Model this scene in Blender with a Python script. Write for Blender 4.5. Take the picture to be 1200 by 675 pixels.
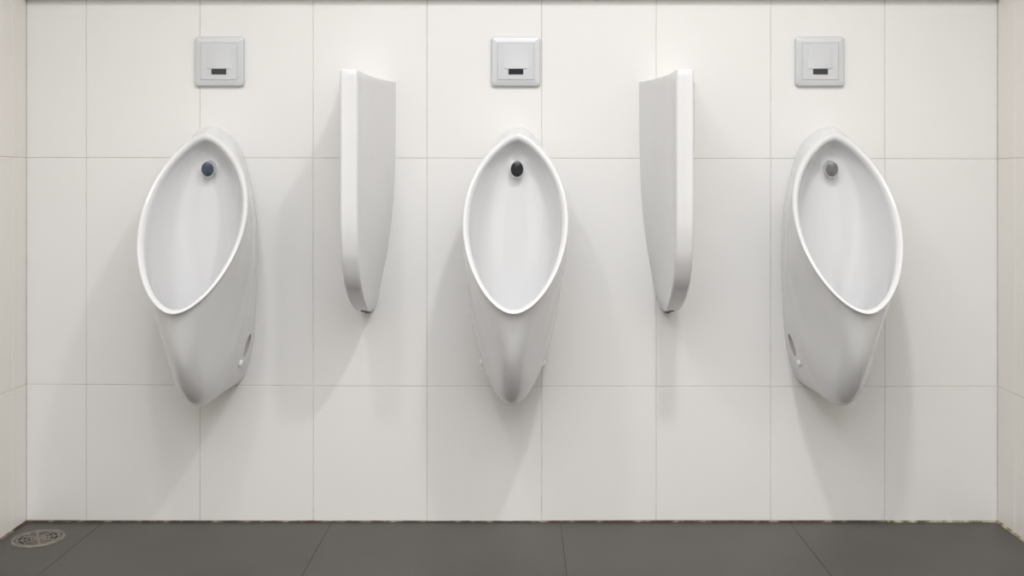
import bpy, bmesh, math, random
from mathutils import Vector, Matrix
from mathutils.bvhtree import BVHTree

for o in list(bpy.data.objects):
    bpy.data.objects.remove(o, do_unlink=True)
SC = bpy.context.scene
COL = SC.collection
random.seed(7)

# ------------------------------------------------------------------ scale
# the tiled wall is the plane Y = 0, the floor Z = 0; 445 photo pixels are one metre on the wall
K = 445.0
VX, VY, FY = 612.0, 213.0, 612.0        # vanishing point of the depth lines, floor line
F = 1200.0                              # focal length in pixels
DIST = F / K


def wx(px):
    return (px - VX) / K


def wz(py):
    return (FY - py) / K


# ------------------------------------------------------------------ camera
cam_data = bpy.data.cameras.new('camera')
cam = bpy.data.objects.new('camera', cam_data)
COL.objects.link(cam)
cam.location = (0, -DIST, wz(VY))
cam.rotation_euler = (math.pi / 2, 0, 0)
cam_data.sensor_fit = 'HORIZONTAL'
cam_data.sensor_width = 36.0
cam_data.lens = 36.0 * F / 1200.0
cam_data.shift_x = (600 - VX) / 1200.0
cam_data.shift_y = (VY - 337.5) / 1200.0
cam_data.clip_start = 0.02
SC.camera = cam

# ------------------------------------------------------------------ light
SC.view_settings.view_transform = 'Standard'
SC.view_settings.look = 'None'
SC.view_settings.gamma = 1.0
SC.view_settings.use_curve_mapping = False
SC.view_settings.exposure = 0.08

CEIL = 2.45
BACK = -6.2

world = bpy.data.worlds.new('world')
SC.world = world
world.use_nodes = True
world.node_tree.nodes['Background'].inputs[0].default_value = (0.9, 0.95, 1.0, 1)
world.node_tree.nodes['Background'].inputs[1].default_value = 0.3


def lamp(name, loc, size, power, color, shape='DISK', size_y=None):
    d = bpy.data.lights.new(name, 'AREA')
    d.shape = shape
    d.size = size
    if size_y:
        d.size_y = size_y
    d.energy = power
    d.color = color
    o = bpy.data.objects.new(name, d)
    o.location = loc
    COL.objects.link(o)
    return o




def downlight(loc, power, color):
    d = bpy.data.lights.new('ceiling_downlight', 'SPOT')
    d.energy = power
    d.color = color
    d.shadow_soft_size = 0.06
    d.spot_size = math.radians(150)
    d.spot_blend = 1.0
    o = bpy.data.objects.new('ceiling_downlight', d)
    o.location = loc
    COL.objects.link(o)


downlight((wx(782), -1.38, CEIL - 0.06), 56.0, (1.0, 0.985, 0.96))
downlight((wx(330), -1.38, CEIL - 0.06), 24.0, (1.0, 0.985, 0.965))
# unseen area lights added for ambient fill; spread narrows the near one's beam
near = lamp('added_fill_light', (0.0, -2.25, CEIL - 0.03), 2.4, 42.0, (0.975, 0.985, 1.0), 'RECTANGLE', 1.6)
near.data.spread = math.radians(166)
lamp('added_fill_light', (0.0, -4.4, CEIL - 0.03), 2.2, 46.0, (0.975, 0.985, 1.0), 'RECTANGLE', 1.8)

# ------------------------------------------------------------------ materials


def new_mat(name):
    m = bpy.data.materials.new(name)
    m.use_nodes = True
    return m, m.node_tree.nodes, m.node_tree.links, m.node_tree.nodes['Principled BSDF']


def simple(name, col, rough, metal=0.0, coat=0.0, var=0.0, scale=20.0, bump=0.0):
    m, N, L, b = new_mat(name)
    b.inputs['Roughness'].default_value = rough
    b.inputs['Metallic'].default_value = metal
    b.inputs['Coat Weight'].default_value = coat
    tc = N.new('ShaderNodeTexCoord')
    no = N.new('ShaderNodeTexNoise')
    no.inputs['Scale'].default_value = scale
    no.inputs['Detail'].default_value = 4
    L.new(tc.outputs['Object'], no.inputs['Vector'])
    rp = N.new('ShaderNodeValToRGB')
    rp.color_ramp.elements[0].position = 0.3
    rp.color_ramp.elements[1].position = 0.7
    rp.color_ramp.elements[0].color = tuple(c * (1 - var) for c in col) + (1,)
    rp.color_ramp.elements[1].color = tuple(min(1, c * (1 + var)) for c in col) + (1,)
    L.new(no.outputs['Fac'], rp.inputs['Fac'])
    L.new(rp.outputs['Color'], b.inputs['Base Color'])
    if bump:
        bp = N.new('ShaderNodeBump')
        bp.inputs['Strength'].default_value = bump
        bp.inputs['Distance'].default_value = 0.002
        L.new(no.outputs['Fac'], bp.inputs['Height'])
        L.new(bp.outputs['Normal'], b.inputs['Normal'])
    return m


M_PORC = simple('white_porcelain', (0.725, 0.725, 0.733), 0.16, coat=0.3, var=0.006, scale=3)
M_TILE = simple('glazed_white_tile', (0.83, 0.822, 0.81), 0.28, var=0.012, scale=1.7)
M_SIDE = simple('glazed_cream_tile', (0.86, 0.83, 0.785), 0.28, var=0.012, scale=1.7)
M_GROUT = simple('beige_grout', (0.60, 0.56, 0.49), 0.9, var=0.15, scale=30)
M_CEIL = simple('ceiling_paint', (0.80, 0.79, 0.77), 0.9, var=0.01)
M_BACK = simple('grey_wall_paint', (0.22, 0.215, 0.21), 0.8, var=0.03)
M_STONE = simple('grey_stone_ledge', (0.60, 0.59, 0.57), 0.4, var=0.05)
M_PLATE = simple('satin_grey_plate', (0.63, 0.645, 0.665), 0.30, metal=0.15, var=0.01)
M_WIN = simple('dark_sensor_glass', (0.028, 0.03, 0.038), 0.12)
M_CHROME = simple('chrome', (0.72, 0.73, 0.75), 0.12, metal=1.0)
M_STEEL = simple('worn_steel', (0.22, 0.20, 0.17), 0.6, metal=0.3, var=0.3, scale=60)
M_SUMP = simple('drain_dark', (0.015, 0.013, 0.011), 0.7)
M_SLOT = simple('slot_painted_shade', (0.42, 0.41, 0.40), 0.8, var=0.1)  # mid grey paints the shade inside the urinals' side slots
M_CAVITY = simple('cavity_shade_and_bracket', (0.16, 0.15, 0.14), 0.8, var=0.15)  # dark tone paints shade in the screen notch; also the bracket's dark metal
M_DISCS = [simple('spout_face_blue_grey', (0.085, 0.105, 0.14), 0.3, metal=0.6),  # chrome faces: the reflected dark room is painted into each tint
           simple('spout_face_dark', (0.055, 0.056, 0.06), 0.3, metal=0.6),
           simple('spout_face_grey', (0.22, 0.225, 0.22), 0.3, metal=0.6)]

# dark floor tile: mottled charcoal
M_FLOOR, N, L, b = new_mat('charcoal_floor_tile')
tc = N.new('ShaderNodeTexCoord')
n1 = N.new('ShaderNodeTexNoise'); n1.inputs['Scale'].default_value = 2.3; n1.inputs['Detail'].default_value = 6
n2 = N.new('ShaderNodeTexNoise'); n2.inputs['Scale'].default_value = 120; n2.inputs['Detail'].default_value = 3
L.new(tc.outputs['Object'], n1.inputs['Vector']); L.new(tc.outputs['Object'], n2.inputs['Vector'])
mx = N.new('ShaderNodeMath'); mx.operation = 'MULTIPLY_ADD'; mx.inputs[1].default_value = 0.25
L.new(n2.outputs['Fac'], mx.inputs[0]); L.new(n1.outputs['Fac'], mx.inputs[2])
rp = N.new('ShaderNodeValToRGB')
rp.color_ramp.elements[0].position = 0.4; rp.color_ramp.elements[0].color = (0.050, 0.045, 0.039, 1)
rp.color_ramp.elements[1].position = 0.85; rp.color_ramp.elements[1].color = (0.073, 0.066, 0.059, 1)
L.new(mx.outputs[0], rp.inputs['Fac']); L.new(rp.outputs['Color'], b.inputs['Base Color'])
b.inputs['Roughness'].default_value = 0.42
bp = N.new('ShaderNodeBump'); bp.inputs['Strength'].default_value = 0.15; bp.inputs['Distance'].default_value = 0.001
L.new(n2.outputs['Fac'], bp.inputs['Height']); L.new(bp.outputs['Normal'], b.inputs['Normal'])
M_FJOINT = simple('dark_floor_joint', (0.045, 0.041, 0.037), 0.9)


# dirty sealant: brown with pale crumbs, paler at the right-hand end
def sealant(name, dark, pale, lo, hi):
    m, N, L, b = new_mat(name)
    tc = N.new('ShaderNodeTexCoord')
    no = N.new('ShaderNodeTexNoise'); no.inputs['Scale'].default_value = 28; no.inputs['Detail'].default_value = 8
    L.new(tc.outputs['Object'], no.inputs['Vector'])
    rp = N.new('ShaderNodeValToRGB')
    rp.color_ramp.elements[0].position = lo; rp.color_ramp.elements[0].color = dark + (1,)
    rp.color_ramp.elements[1].position = hi; rp.color_ramp.elements[1].color = pale + (1,)
    L.new(no.outputs['Fac'], rp.inputs['Fac']); L.new(rp.outputs['Color'], b.inputs['Base Color'])
    b.inputs['Roughness'].default_value = 0.9
    return m


M_SEAL = sealant('brown_sealant', (0.075, 0.045, 0.034), (0.40, 0.33, 0.27), 0.48, 0.78)
M_SEAL_PALE = sealant('yellowed_sealant', (0.11, 0.085, 0.045), (0.52, 0.48, 0.34), 0.38, 0.60)


# ------------------------------------------------------------------ object helpers
def link_mesh(name, bm, mats, parent=None, smooth=None, normals=True):
    if normals:
        bmesh.ops.recalc_face_normals(bm, faces=bm.faces)
    me = bpy.data.meshes.new(name)
    bm.to_mesh(me)
    bm.free()
    for m in (mats if isinstance(mats, (list, tuple)) else [mats]):
        me.materials.append(m)
    if smooth is not None:
        me.shade_smooth()
        me.set_sharp_from_angle(angle=math.radians(smooth))
    o = bpy.data.objects.new(name, me)
    COL.objects.link(o)
    if parent:
        o.parent = parent
    return o


def empty(name, loc):
    o = bpy.data.objects.new(name, None)
    o.empty_display_size = 0.1
    o.location = loc
    COL.objects.link(o)
    return o


def tag(o, label=None, cat=None, group=None, kind=None):
    if label: o['label'] = label
    if cat: o['category'] = cat
    if group: o['group'] = group
    if kind: o['kind'] = kind
    return o


def copy_tree(o, parent=None):
    c = o.copy()
    COL.objects.link(c)
    if parent:
        c.parent = parent
    for ch in list(o.children):
        copy_tree(ch, c)
    return c


def add_box(bm, x0, x1, y0, y1, z0, z1, mi=0, bev=0.0):
    vs = [bm.verts.new((x, y, z)) for x in (x0, x1) for y in (y0, y1) for z in (z0, z1)]
    q = [(0, 1, 3, 2), (4, 6, 7, 5), (0, 4, 5, 1), (2, 3, 7, 6), (0, 2, 6, 4), (1, 5, 7, 3)]
    fs = [bm.faces.new([vs[i] for i in f]) for f in q]
    for f in fs:
        f.material_index = mi
    if bev:
        es = list({e for f in fs for e in f.edges})
        bmesh.ops.bevel(bm, geom=es, offset=bev, segments=2, affect='EDGES', profile=0.6)


def boolean_cut(obj, cutter_bm, slot_mat):
    """subtract the cutter once and keep only the resulting mesh"""
    me = bpy.data.meshes.new('cut')
    bmesh.ops.recalc_face_normals(cutter_bm, faces=cutter_bm.faces)
    cutter_bm.to_mesh(me)
    cutter_bm.free()
    c = bpy.data.objects.new('cut', me)
    me.materials.append(slot_mat)
    COL.objects.link(c)
    c.parent = obj.parent
    md = obj.modifiers.new('cut', 'BOOLEAN')
    md.operation = 'DIFFERENCE'
    md.object = c
    md.solver = 'EXACT'
    md.material_mode = 'TRANSFER'
    bpy.context.view_layer.update()
    dg = bpy.context.evaluated_depsgraph_get()
    res = bpy.data.meshes.new_from_object(obj.evaluated_get(dg))
    obj.modifiers.clear()
    old = obj.data
    obj.data = res
    res.name = old.name
    bpy.data.objects.remove(c, do_unlink=True)
    return obj


# ------------------------------------------------------------------ the room
XL, XR = wx(31), wx(1169)
GAP = 0.0015
TH = 0.008


def tile_wall(name, us, rows, tomap, mat, top_z, ext=0.0):
    """us: joint positions along the wall, rows: functions u->z of the horizontal joints (bottom to top).
    tomap(u, n, z) -> world point, n = distance out of the tile face into the room (negative is behind)."""
    bm = bmesh.new()
    for i in range(len(us) - 1):
        u0, u1 = us[i] + GAP / 2, us[i + 1] - GAP / 2
        for j in range(len(rows) - 1):
            g0 = GAP / 2 if j else 0
            z = [rows[j](u0) + g0, rows[j](u1) + g0, rows[j + 1](u1) - GAP / 2, rows[j + 1](u0) - GAP / 2]
            r = 0.0007
            off = random.uniform(-0.0002, 0.0002)
            outer = [(u0, z[0]), (u1, z[1]), (u1, z[2]), (u0, z[3])]
            inner = [(u0 + r, z[0] + r), (u1 - r, z[1] + r), (u1 - r, z[2] - r), (u0 + r, z[3] - r)]
            vb = [bm.verts.new(tomap(u, -TH, zz)) for u, zz in outer]
            vo = [bm.verts.new(tomap(u, -r + off, zz)) for u, zz in outer]
            vi = [bm.verts.new(tomap(u, off, zz)) for u, zz in inner]
            bm.faces.new(vi)
            bm.faces.new(vb[::-1])
            for k in range(4):
                k2 = (k + 1) % 4
                bm.faces.new((vb[k], vb[k2], vo[k2], vo[k]))
                bm.faces.new((vo[k], vo[k2], vi[k2], vi[k]))
    # the grout bed behind the tiles
    a, b_ = us[0] - ext, us[-1] + ext
    n0, n1 = -0.0010, -0.05
    pts = [tomap(u, n, z) for u in (a, b_) for n in (n0, n1) for z in (0.0, top_z)]
    vs = [bm.verts.new(p) for p in pts]
    for f in [(0, 1, 3, 2), (4, 6, 7, 5), (0, 4, 5, 1), (2, 3, 7, 6), (0, 2, 6, 4), (1, 5, 7, 3)]:
        bm.faces.new([vs[k] for k in f]).material_index = 1
    return tag(link_mesh(name, bm, [mat, M_GROUT]), kind='structure')


def lerp_table(tab):
    def f(u):
        if u <= tab[0][0]:
            return tab[0][1]
        for (a, va), (b2, vb) in zip(tab, tab[1:]):
            if u <= b2:
                return va + (vb - va) * (u - a) / (b2 - a)
        return tab[-1][1]
    return f


row1 = lerp_table([(wx(31), wz(450.2)), (wx(234), wz(451.6)), (wx(500), wz(453.0)), (wx(1169), wz(453.2))])
row2 = lerp_table([(wx(31), wz(184.8)), (wx(1169), wz(186.2))])
UPPER = wz(-81.0)
bottom = lerp_table([(wx(31), 0.0055), (wx(101), 0.005), (wx(101) + 0.001, 0.0045), (wx(366.5), 0.0042),
                     (wx(367), 0.001), (wx(634.5), 0.001), (wx(635.5), 0.0055), (wx(1169), 0.0042)])
rows = [bottom, row1, row2, lambda u: UPPER, lambda u: UPPER + 0.6, lambda u: CEIL]
back_us = [XL] + [wx(p) for p in (101, 234.3, 367, 500.5, 634.8, 769, 903.3, 1037)] + [XR]
tile_wall('wall_back', back_us, rows, lambda u, n, z: Vector((u, -n, z)), M_TILE, CEIL, 0.05)

rl = [lambda u: 0.005, lambda u: wz(450.2), lambda u: wz(184.8), lambda u: UPPER, lambda u: UPPER + 0.6, lambda u: CEIL]
rr = [lambda u: 0.005, lambda u: wz(453.2), lambda u: wz(186.2), lambda u: UPPER, lambda u: UPPER + 0.6, lambda u: CEIL]
us_l = [0.0, 0.077] + [0.077 + 0.3 * k for k in range(1, 20)] + [-BACK]
us_r = [0.0, 0.094] + [0.094 + 0.3 * k for k in range(1, 20)] + [-BACK]
tile_wall('wall_left', us_l, rl, lambda u, n, z: Vector((XL + n, -u, z)), M_SIDE, CEIL)
tile_wall('wall_right', us_r, rr, lambda u, n, z: Vector((XR - n, -u, z)), M_SIDE, CEIL)

# floor: large charcoal tiles over a dark bed
bm = bmesh.new()
fx = [XL - 0.008] + [wx(p) for p in (121, 389, 657, 925)] + [XR + 0.008]
fy = [0.0] + [-0.62 - 0.6 * k for k in range(9)] + [BACK]
g = 0.0006
for i in range(len(fx) - 1):
    for j in range(len(fy) - 1):
        add_box(bm, fx[i] + g, fx[i + 1] - g, fy[j + 1] + g, fy[j] - (g if j else 0), -0.01, 0.0, 0)
add_box(bm, XL - 0.05, XR + 0.05, BACK - 0.05, 0.05, -0.06, -0.0012, 1)
tag(link_mesh('floor', bm, [M_FLOOR, M_FJOINT]), kind='structure')

bm = bmesh.new()
add_box(bm, XL - 0.05, XR + 0.05, BACK - 0.05, 0.05, CEIL, CEIL + 0.05)
tag(link_mesh('ceiling', bm, M_CEIL), kind='structure')
bm = bmesh.new()
add_box(bm, XL - 0.05, XR + 0.05, BACK - 0.05, BACK, 0.0, CEIL)
tag(link_mesh('wall_front', bm, M_BACK), kind='structure')

# narrow stone ledge that caps the tiled dado, just above the frame's top edge
bm = bmesh.new()
add_box(bm, XL, XR, -0.022, 0.0, wz(-0.6), wz(-14), 0, 0.001)
tag(link_mesh('trim_1', bm, M_STONE), kind='structure')


# sealant beads where the walls meet the floor and each other
def bead(name, p0, p1, up, out, w, h, mat, amp=0.35, n=160):
    bm = bmesh.new()
    p0, p1 = Vector(p0), Vector(p1)
    prev = None
    rnd = random.Random(name)
    wv = 1.0
    for i in range(n + 1):
        wv = 0.7 * wv + 0.3 * (1 + rnd.uniform(-amp, amp) * 2)
        p = p0.lerp(p1, i / n)
        sec = [p, p + out * w * wv, p + out * w * 0.75 * wv + up * h * 0.6 * wv, p + up * h * wv]
        cur = [bm.verts.new(q) for q in sec]
        if prev:
            for k in range(4):
                bm.faces.new((prev[k], prev[(k + 1) % 4], cur[(k + 1) % 4], cur[k]))
        else:
            bm.faces.new(cur)
        prev = cur
    bm.faces.new(prev[::-1])
    return tag(link_mesh(name, bm, mat, smooth=60), kind='structure')


Zu = Vector((0, 0, 1))
bead('trim_2', (XL, 0.0005, 0), (wx(1040), 0.0005, 0), Zu, Vector((0, -1, 0)), 0.0025, 0.0048, M_SEAL, 0.12, 400)
bead('trim_3', (wx(1040), 0.0005, 0), (XR, 0.0005, 0), Zu, Vector((0, -1, 0)), 0.0030, 0.0050, M_SEAL_PALE, 0.2, 90)
bead('trim_4', (XL - 0.0005, 0, 0), (XL - 0.0005, -1.0, 0), Zu, Vector((1, 0, 0)), 0.005, 0.0055, M_SEAL, 0.25, 200)
bead('trim_5', (XR + 0.0005, 0, 0), (XR + 0.0005, -1.0, 0), Zu, Vector((-1, 0, 0)), 0.004, 0.006, M_SEAL_PALE, 0.25, 200)


# ------------------------------------------------------------------ urinals
def smooth_interp(xs, ys, x):
    """monotone-ish cubic (Fritsch-Carlson) through the table"""
    n = len(xs)
    d = [(ys[i + 1] - ys[i]) / (xs[i + 1] - xs[i]) for i in range(n - 1)]
    m = [d[0]] + [0 if d[i - 1] * d[i] <= 0 else 2 * d[i - 1] * d[i] / (d[i - 1] + d[i]) for i in range(1, n - 1)] + [d[-1]]
    if x <= xs[0]: return ys[0]
    if x >= xs[-1]: return ys[-1]
    for i in range(n - 1):
        if x <= xs[i + 1]:
            h = xs[i + 1] - xs[i]
            t = (x - xs[i]) / h
            return ((2 * t**3 - 3 * t**2 + 1) * ys[i] + (t**3 - 2 * t**2 + t) * h * m[i]
                    + (-2 * t**3 + 3 * t**2) * ys[i + 1] + (t**3 - t**2) * h * m[i + 1])


def ring(ztop, zbot, widths, dep, n=192):
    """closed ring: half-widths given at heights; dep(u) = distance from the wall, u 0 at top and 1 at bottom"""
    zc, h = (ztop + zbot) / 2, (ztop - zbot) / 2
    tab = [(0.0, 0.0)] + sorted((math.acos(max(-1, min(1, (z - zc) / h))), w) for z, w in widths) + [(math.pi, 0.0)]
    xs, ys = [t[0] for t in tab], [t[1] for t in tab]
    out = []
    for k in range(n):
        ph = 2 * math.pi * k / n
        side = 1 if ph <= math.pi else -1
        q = ph if ph <= math.pi else 2 * math.pi - ph
        z = zc + h * math.cos(q)
        out.append(Vector((side * max(0, smooth_interp(xs, ys, q)), -dep((1 - math.cos(q)) / 2), z)))
    return out


def lemon(ztop, zbot, a, dep, e=1.32, skew=0.0, n=192):
    """pointed oval with softly rounded ends, fuller towards the bottom"""
    zc, h = (ztop + zbot) / 2, (ztop - zbot) / 2
    out = []
    for k in range(n):
        ph = 2 * math.pi * k / n
        s, c = math.sin(ph), math.cos(ph)
        w = 0.59 - 0.15 * c + (1.28 - e) * 1.5
        p = 1.8
        m = abs(s)
        out.append(Vector((math.copysign(w * m + (1 - w) * m ** p, s) * a, -dep((1 - c) / 2), zc + h * c)))
    return out


def power_dep(d0, d1, p):
    return lambda u: d0 + (d1 - d0) * u ** p


RINGS = [
    ring(1.030, 0.356, [(0.986, .056), (0.92, .078), (0.825, .097), (0.70, .103), (0.5, .094), (0.41, .076), (0.362, .046)], lambda u: 0.0),
    ring(1.036, 0.351, [(0.986, .062), (0.92, .085), (0.825, .106), (0.70, .111), (0.56, .104), (0.48, .090), (0.41, .070), (0.362, .040)], power_dep(0.035, 0.075, 1.0)),
    ring(1.038, 0.345, [(0.986, .063), (0.92, .090), (0.825, .115), (0.70, .121), (0.58, .110), (0.50, .093), (0.43, .069), (0.375, .041)], power_dep(0.070, 0.175, 1.2)),
    ring(1.036, 0.380, [(0.975, .064), (0.91, .093), (0.82, .121), (0.72, .125), (0.62, .110), (0.54, .088), (0.46, .060), (0.41, .038)], power_dep(0.090, 0.246, 1.25)),
    ring(1.031, 0.470, [(0.97, .061), (0.905, .093), (0.815, .126), (0.73, .126), (0.65, .106), (0.58, .078), (0.52, .048)], power_dep(0.103, 0.318, 1.3)),
    lemon(1.024, 0.596, .1285, power_dep(0.112, 0.363, 1.28), 1.28),
]
# rim: outer edge, crest, inner edge
RIM = [
    lemon(1.021, 0.595, .1280, power_dep(0.119, 0.370, 1.28), 1.28),
    lemon(1.016, 0.596, .1255, power_dep(0.124, 0.376, 1.28), 1.28),
    lemon(1.009, 0.599, .1215, power_dep(0.125, 0.377, 1.28), 1.28),
    lemon(1.002, 0.603, .1165, power_dep(0.122, 0.373, 1.28), 1.28),
    lemon(0.998, 0.605, .1125, power_dep(0.114, 0.363, 1.28), 1.28),
]
INNER = [
    lemon(0.996, 0.588, .1110, power_dep(0.104, 0.345, 1.25), 1.26),
    lemon(0.988, 0.545, .1080, power_dep(0.094, 0.300, 1.2), 1.20),
    lemon(0.978, 0.500, .1000, power_dep(0.086, 0.225, 1.15), 1.15),
    lemon(0.965, 0.475, .0850, power_dep(0.080, 0.150, 1.1), 1.10),
    lemon(0.945, 0.500, .0600, power_dep(0.077, 0.110, 1.1), 1.05),
    lemon(0.905, 0.560, .0300, power_dep(0.076, 0.090, 1.1), 1.0),
]


def catmull(rings, sub):
    out = []
    n = len(rings)
    for i in range(n - 1):
        P0 = rings[max(0, i - 1)]; P1 = rings[i]; P2 = rings[i + 1]; P3 = rings[min(n - 1, i + 2)]
        for s in range(sub):
            t = s / sub
            out.append([0.5 * ((2 * b) + (c - a) * t + (2 * a - 5 * b + 4 * c - d) * t * t + (-a + 3 * b - 3 * c + d) * t**3)
                        for a, b, c, d in zip(P0, P1, P2, P3)])
    out.append(rings[-1])
    return out


ZB = 0.345          # height of the urinal's lowest point: its local origin


def urinal_body_bm():
    rs = catmull(RINGS, 8) + catmull([RINGS[-1]] + RIM, 2)[1:] + catmull([RIM[-1]] + INNER, 4)[1:]
    bm = bmesh.new()
    prev = None
    first = None
    for r in rs:
        cur = [bm.verts.new((p.x, p.y, p.z - ZB)) for p in r]
        if prev:
            for k in range(len(cur)):
                k2 = (k + 1) % len(cur)
                bm.faces.new((prev[k], prev[k2], cur[k2], cur[k]))
        else:
            first = cur
        prev = cur
    cpt = sum((v.co for v in prev), Vector()) / len(prev)
    cv = bm.verts.new(cpt)
    for k in range(len(prev)):
        bm.faces.new((prev[k], prev[(k + 1) % len(prev)], cv))
    bm.faces.new(first[::-1])
    return bm


def ellipsoid(bm, c, r, rot=None, seg=40):
    res = bmesh.ops.create_uvsphere(bm, u_segments=seg, v_segments=seg // 2, radius=1.0)
    M = Matrix.Translation(Vector(c)) @ (rot or Matrix.Identity(4)) @ Matrix.Diagonal((r[0], r[1], r[2], 1))
    bmesh.ops.transform(bm, matrix=M, verts=res['verts'])


def lathe(bm, prof, seg, mat4, sx=1.0, sy=1.0):
    """prof: (radius, height) list; axis is local z"""
    rr_ = []
    for r, h in prof:
        if r < 1e-6:
            rr_.append([bm.verts.new(mat4 @ Vector((0, 0, h)))])
        else:
            rr_.append([bm.verts.new(mat4 @ Vector((sx * r * math.cos(2 * math.pi * k / seg), sy * r * math.sin(2 * math.pi * k / seg), h)))
                        for k in range(seg)])
    for a, b2 in zip(rr_, rr_[1:]):
        for k in range(seg):
            k2 = (k + 1) % seg
            if len(a) == 1 and len(b2) == 1: continue
            if len(a) == 1: bm.faces.new((a[0], b2[k2], b2[k]))
            elif len(b2) == 1: bm.faces.new((a[k], a[k2], b2[0]))
            else: bm.faces.new((a[k], a[k2], b2[k2], b2[k]))


def make_urinal():
    root = empty('urinal', (0, 0, 0))
    body = link_mesh('bowl', urinal_body_bm(), [M_PORC, M_SLOT], root)
    for s in (-1, 1):
        c = bmesh.new()
        rot = Matrix.Rotation(math.radians(-24), 4, 'X')
        ellipsoid(c, (s * 0.104, -0.056, 0.470 - ZB), (0.030, 0.024, 0.037), rot)
        boolean_cut(body, c, M_SLOT)
    body.data.shade_smooth()
    body.data.set_sharp_from_angle(angle=math.radians(42))
    # fixing caps on the flanks, found on the surface itself
    bm = bmesh.new(); bm.from_mesh(body.data)
    bvh = BVHTree.FromBMesh(bm)
    for s in (-1, 1):
        hit, nrm, _, _ = bvh.ray_cast(Vector((s * 0.3, -0.084, 0.434 - ZB)), Vector((-s, 0, 0)))
        q = nrm.to_track_quat('Z', 'Y').to_matrix().to_4x4()
        cb = bmesh.new()
        lathe(cb, [(0.0, -0.003), (0.0095, -0.003), (0.0095, 0.003), (0.0080, 0.0052), (0.004, 0.0064), (0.0, 0.0068)], 28, Matrix.Translation(hit) @ q)
        o = link_mesh('fixing_cap', cb, M_CAP, root, smooth=50)
    # flush spout high on the back of the bowl
    zs = 0.931 - ZB
    hit, nrm, _, _ = bvh.ray_cast(Vector((0.0, -0.6, zs)), Vector((0, 1, 0)))
    bm.free()
    rot = Matrix.Rotation(math.radians(90 + 6), 4, 'X')
    base = Matrix.Translation(Vector((0, hit.y + 0.004, zs))) @ rot
    sb = bmesh.new()
    lathe(sb, [(0.0, 0.0), (0.0162, 0.0), (0.0168, 0.004), (0.0150, 0.007), (0.0150, 0.018), (0.0168, 0.021), (0.0168, 0.0275), (0.0158, 0.029), (0.0, 0.029)],
          40, base, 1.0, 1.22)
    sp = link_mesh('flush_spout', sb, M_CHROME, root, smooth=35)
    fb = bmesh.new()
    lathe(fb, [(0.0, 0.028), (0.0152, 0.028), (0.0152, 0.0296), (0.0145, 0.0302), (0.0, 0.0306)], 40, base, 1.0, 1.22)
    fc = link_mesh('spout_face', fb, M_DISCS[1], sp, smooth=35)
    return root


M_CAP = simple('white_plastic_cap', (0.85, 0.85, 0.82), 0.35)

proto = make_urinal()
U = [(256.5, 0.0, 1.2, 'white ceramic urinal beside the left side wall, seen from its right flank', 0),
     (600.2, 1.3, 0.0, 'white ceramic urinal hung between the two white screens, seen straight on', 1),
     (961.3, 0.0, 0.0, 'white ceramic urinal nearest the right side wall, seen from its left flank', 2)]
for i, (px, roll, yaw, lab, di) in enumerate(U):
    o = proto if i == 0 else copy_tree(proto)
    o.location = (wx(px), -0.0004 - 0.10 * math.sin(math.radians(abs(yaw))), ZB)
    o.rotation_euler = (0, math.radians(roll), math.radians(yaw))
    tag(o, lab, 'urinal', 'wall-hung urinals')
    for ch in o.children_recursive:
        if ch.name.startswith('spout_face'):
            me = ch.data.copy()
            me.materials.clear()
            me.materials.append(M_DISCS[di])
            ch.data = me


# ------------------------------------------------------------------ partitions
ZP0, ZP1 = 0.5575, 1.1600
F_DEPTH = [(0.5575, .022), (0.5615, .055), (0.570, .098), (0.580, .130), (0.609, .193), (0.652, .250), (0.680, .270), (0.73, .292), (0.80, .304), (0.86, .306), (1.16, .306)]
F_WALL = [(0.5575, .0125), (0.566, .019), (0.591, .027), (0.656, .0385), (0.708, .0495), (0.813, .063), (0.921, .070), (1.05, .0725), (1.16, .073)]
F_FRONT = [(0.5575, .0110), (0.566, .0150), (0.591, .0185), (0.64, .0205), (0.70, .0210), (1.16, .0210)]


def partition_bm():
    zs = []
    n = 70
    for i in range(n + 1):
        t = i / n
        zs.append(ZP0 + (ZP1 - 0.003 - ZP0) * t ** 1.7)
    specs = [(z, 0.0) for z in zs] + [(ZP1 - 0.001, 0.0007), (ZP1, 0.0030)]
    bm = bmesh.new()
    prev = None
    T = lambda tab, z: smooth_interp([a for a, _ in tab], [b2 for _, b2 in tab], z)
    for z, ins in specs:
        D = T(F_DEPTH, z) - ins
        hw = T(F_WALL, z) - ins * 0.5
        hf = min(T(F_FRONT, z), hw * 0.92) - ins
        r = min(0.008, hf * 0.5, D * 0.3)
        half = []
        m = 22
        for k in range(m + 1):
            d = (D - r) * k / m
            half.append((hf + (hw - hf) * (1 - d / D) ** 2.7, d))
        for k in range(1, 7):
            a = (math.pi / 2) * k / 6
            half.append((half[m][0] - r * (1 - math.cos(a)), D - r + r * math.sin(a)))
        pts = [(x, d) for x, d in half] + [(-x, d) for x, d in reversed(half)]
        cur = [bm.verts.new((x, -d, z - ZP0)) for x, d in pts]
        if prev:
            for k in range(len(cur)):
                k2 = (k + 1) % len(cur)
                bm.faces.new((prev[k], prev[k2], cur[k2], cur[k]))
        else:
            bm.faces.new(cur)
        prev = cur
    bm.faces.new(prev[::-1])
    return bm


def make_partition():
    root = empty('privacy_screen', (0, 0, 0))
    body = link_mesh('panel', partition_bm(), [M_PORC, M_CAVITY], root)
    c = bmesh.new()
    ellipsoid(c, (0, -0.075, 0.0), (0.0085, 0.040, 0.0165))
    boolean_cut(body, c, M_CAVITY)
    body.data.shade_smooth()
    body.data.set_sharp_from_angle(angle=math.radians(38))
    bm = bmesh.new()
    add_box(bm, -0.007, 0.007, -0.016, 0.0, -0.0045, 0.004, 0, 0.001)
    link_mesh('wall_bracket', bm, M_CAVITY, root)
    return root


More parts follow.
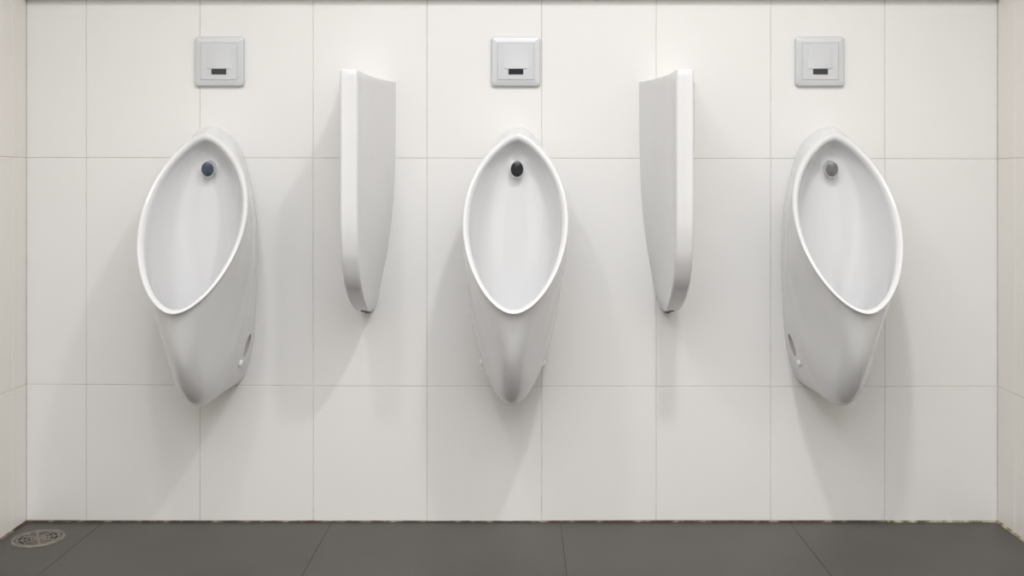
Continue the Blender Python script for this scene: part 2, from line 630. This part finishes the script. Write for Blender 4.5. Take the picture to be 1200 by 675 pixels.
proto = make_partition()
for i, (px, lab) in enumerate([(431.5, 'white ceramic shield-shaped screen between the left and middle urinals, showing its right face'),
                               (781.5, 'white ceramic shield-shaped screen between the middle and right urinals, showing its left face')]):
    o = proto if i == 0 else copy_tree(proto)
    o.location = (wx(px), -0.0004, ZP0)
    tag(o, lab, 'privacy screen', 'screens between the urinals')


# ------------------------------------------------------------------ flush sensor plates
def rrect(w, h, r, seg=8):
    pts = []
    for cx, cz, a0 in ((w / 2 - r, h / 2 - r, 0), (-w / 2 + r, h / 2 - r, 90), (-w / 2 + r, -h / 2 + r, 180), (w / 2 - r, -h / 2 + r, 270)):
        for k in range(seg + 1):
            a = math.radians(a0 + 90 * k / seg)
            pts.append((cx + r * math.cos(a), cz + r * math.sin(a)))
    return pts


def slab(bm, w, h, r, layers, cx=0.0, cz=0.0):
    """layers: (inset, distance from wall)"""
    prev = None
    for ins, d in layers:
        cur = [bm.verts.new((cx + x, -d, cz + z)) for x, z in rrect(w - 2 * ins, h - 2 * ins, max(0.0005, r - ins))]
        if prev:
            for k in range(len(cur)):
                k2 = (k + 1) % len(cur)
                bm.faces.new((prev[k], prev[k2], cur[k2], cur[k]))
        else:
            bm.faces.new(cur[::-1])
        prev = cur
    bm.faces.new(prev)


def make_sensor():
    root = empty('flush_sensor', (0, 0, 0))
    W, H = 0.1285, 0.1300
    bm = bmesh.new()
    slab(bm, W, H, 0.009, [(0.0015, 0.0), (0.0003, 0.002), (0, 0.0075), (0.0005, 0.0092), (0.0016, 0.0103), (0.0036, 0.0109), (0.0160, 0.0116), (0.0163, 0.0106), (0.019, 0.0106)])
    link_mesh('housing', bm, M_PLATE, root, smooth=40)
    bm = bmesh.new()
    slab(bm, 0.0950, 0.0965, 0.002, [(0, 0.0105), (0, 0.0120), (0.0006, 0.0126)])
    cover = link_mesh('cover', bm, M_PLATE, root, smooth=40)
    # flap that thickens towards its lower edge
    bm = bmesh.new()
    zt, zb = 0.046, -0.0195
    n = 12
    prev = None
    for i in range(n + 1):
        t = i / n
        z = zt + (zb - zt) * t
        w = 0.0345
        d = 0.0128 + 0.0018 * t ** 2
        cur = [bm.verts.new(p) for p in ((-w, -0.0118, z), (-w + 0.004 * 0, -0.0121, z), (-w + 0.007, -d, z), (w - 0.007, -d, z), (w, -0.0121, z), (w, -0.0118, z))]
        if prev:
            for k in range(6):
                k2 = (k + 1) % 6
                bm.faces.new((prev[k], prev[k2], cur[k2], cur[k]))
        else:
            bm.faces.new(cur)
        prev = cur
    bm.faces.new(prev[::-1])
    link_mesh('flap', bm, M_PLATE, cover, smooth=50)
    bm = bmesh.new()
    slab(bm, 0.0385, 0.0145, 0.0012, [(0, 0.0118), (0, 0.0140), (0.0006, 0.0146)], 0.0, -0.0272)
    link_mesh('sensor_window', bm, M_WIN, root, smooth=40)
    return root


proto = make_sensor()
for i, (px, lab) in enumerate([(258.2, 'square grey flush sensor plate on the tiles above the left urinal'),
                               (604.6, 'square grey flush sensor plate on the tiles above the middle urinal'),
                               (959.8, 'square grey flush sensor plate on the tiles above the right urinal')]):
    o = proto if i == 0 else copy_tree(proto)
    o.location = (wx(px), -0.0004, wz(72.4))
    tag(o, lab, 'flush sensor', 'flush sensor plates')

# ------------------------------------------------------------------ floor drain
root = empty('floor_drain', (-1.2160, -0.1240, 0.0))
tag(root, 'round slotted metal floor drain in the left corner of the dark floor', 'floor drain')
R = 0.0635
bm = bmesh.new()
lathe(bm, [(R - 0.009, 0.0002), (R - 0.009, 0.0022), (R - 0.007, 0.0030), (R - 0.002, 0.0028), (R, 0.0002), (R - 0.009, 0.0002)], 72, Matrix.Identity(4))
link_mesh('drain_frame', bm, M_STEEL, root, smooth=40)
bm = bmesh.new()
lathe(bm, [(0.0, 0.0001), (R - 0.004, 0.0001), (R - 0.004, 0.0006), (0.0, 0.0006)], 72, Matrix.Identity(4))
link_mesh('sump', bm, M_SUMP, root, smooth=40)
bm = bmesh.new()


def arc(bm, r0, r1, a0, a1, z0, z1, seg=14):
    prev = None
    for k in range(seg + 1):
        a = a0 + (a1 - a0) * k / seg
        c, s = math.cos(a), math.sin(a)
        cur = [bm.verts.new((r * c, r * s, z)) for r, z in ((r0, z0), (r1, z0), (r1, z1), (r0, z1))]
        if prev:
            for j in range(4):
                j2 = (j + 1) % 4
                bm.faces.new((prev[j], prev[j2], cur[j2], cur[j]))
        else:
            bm.faces.new(cur)
        prev = cur
    bm.faces.new(prev[::-1])


for r0, r1 in ((0.0, 0.009), (0.0155, 0.0190), (0.0255, 0.0290), (0.0355, 0.0390), (0.0465, 0.0525)):
    arc(bm, max(r0, 0.0004), r1, 0, 2 * math.pi, 0.0005, 0.0020, 72)
for k in range(8):
    a = math.radians(22.5 + 45 * k + 6)
    m4 = Matrix.Rotation(a, 4, 'Z')
    b2 = bmesh.new()
    add_box(b2, 0.006, 0.0515, -0.0024, 0.0024, 0.0006, 0.0022)
    bmesh.ops.transform(b2, matrix=m4, verts=b2.verts)
    tmp = bpy.data.meshes.new('t'); b2.to_mesh(tmp); b2.free()
    bm.from_mesh(tmp); bpy.data.meshes.remove(tmp)
link_mesh('grate', bm, M_STEEL, root, normals=True)
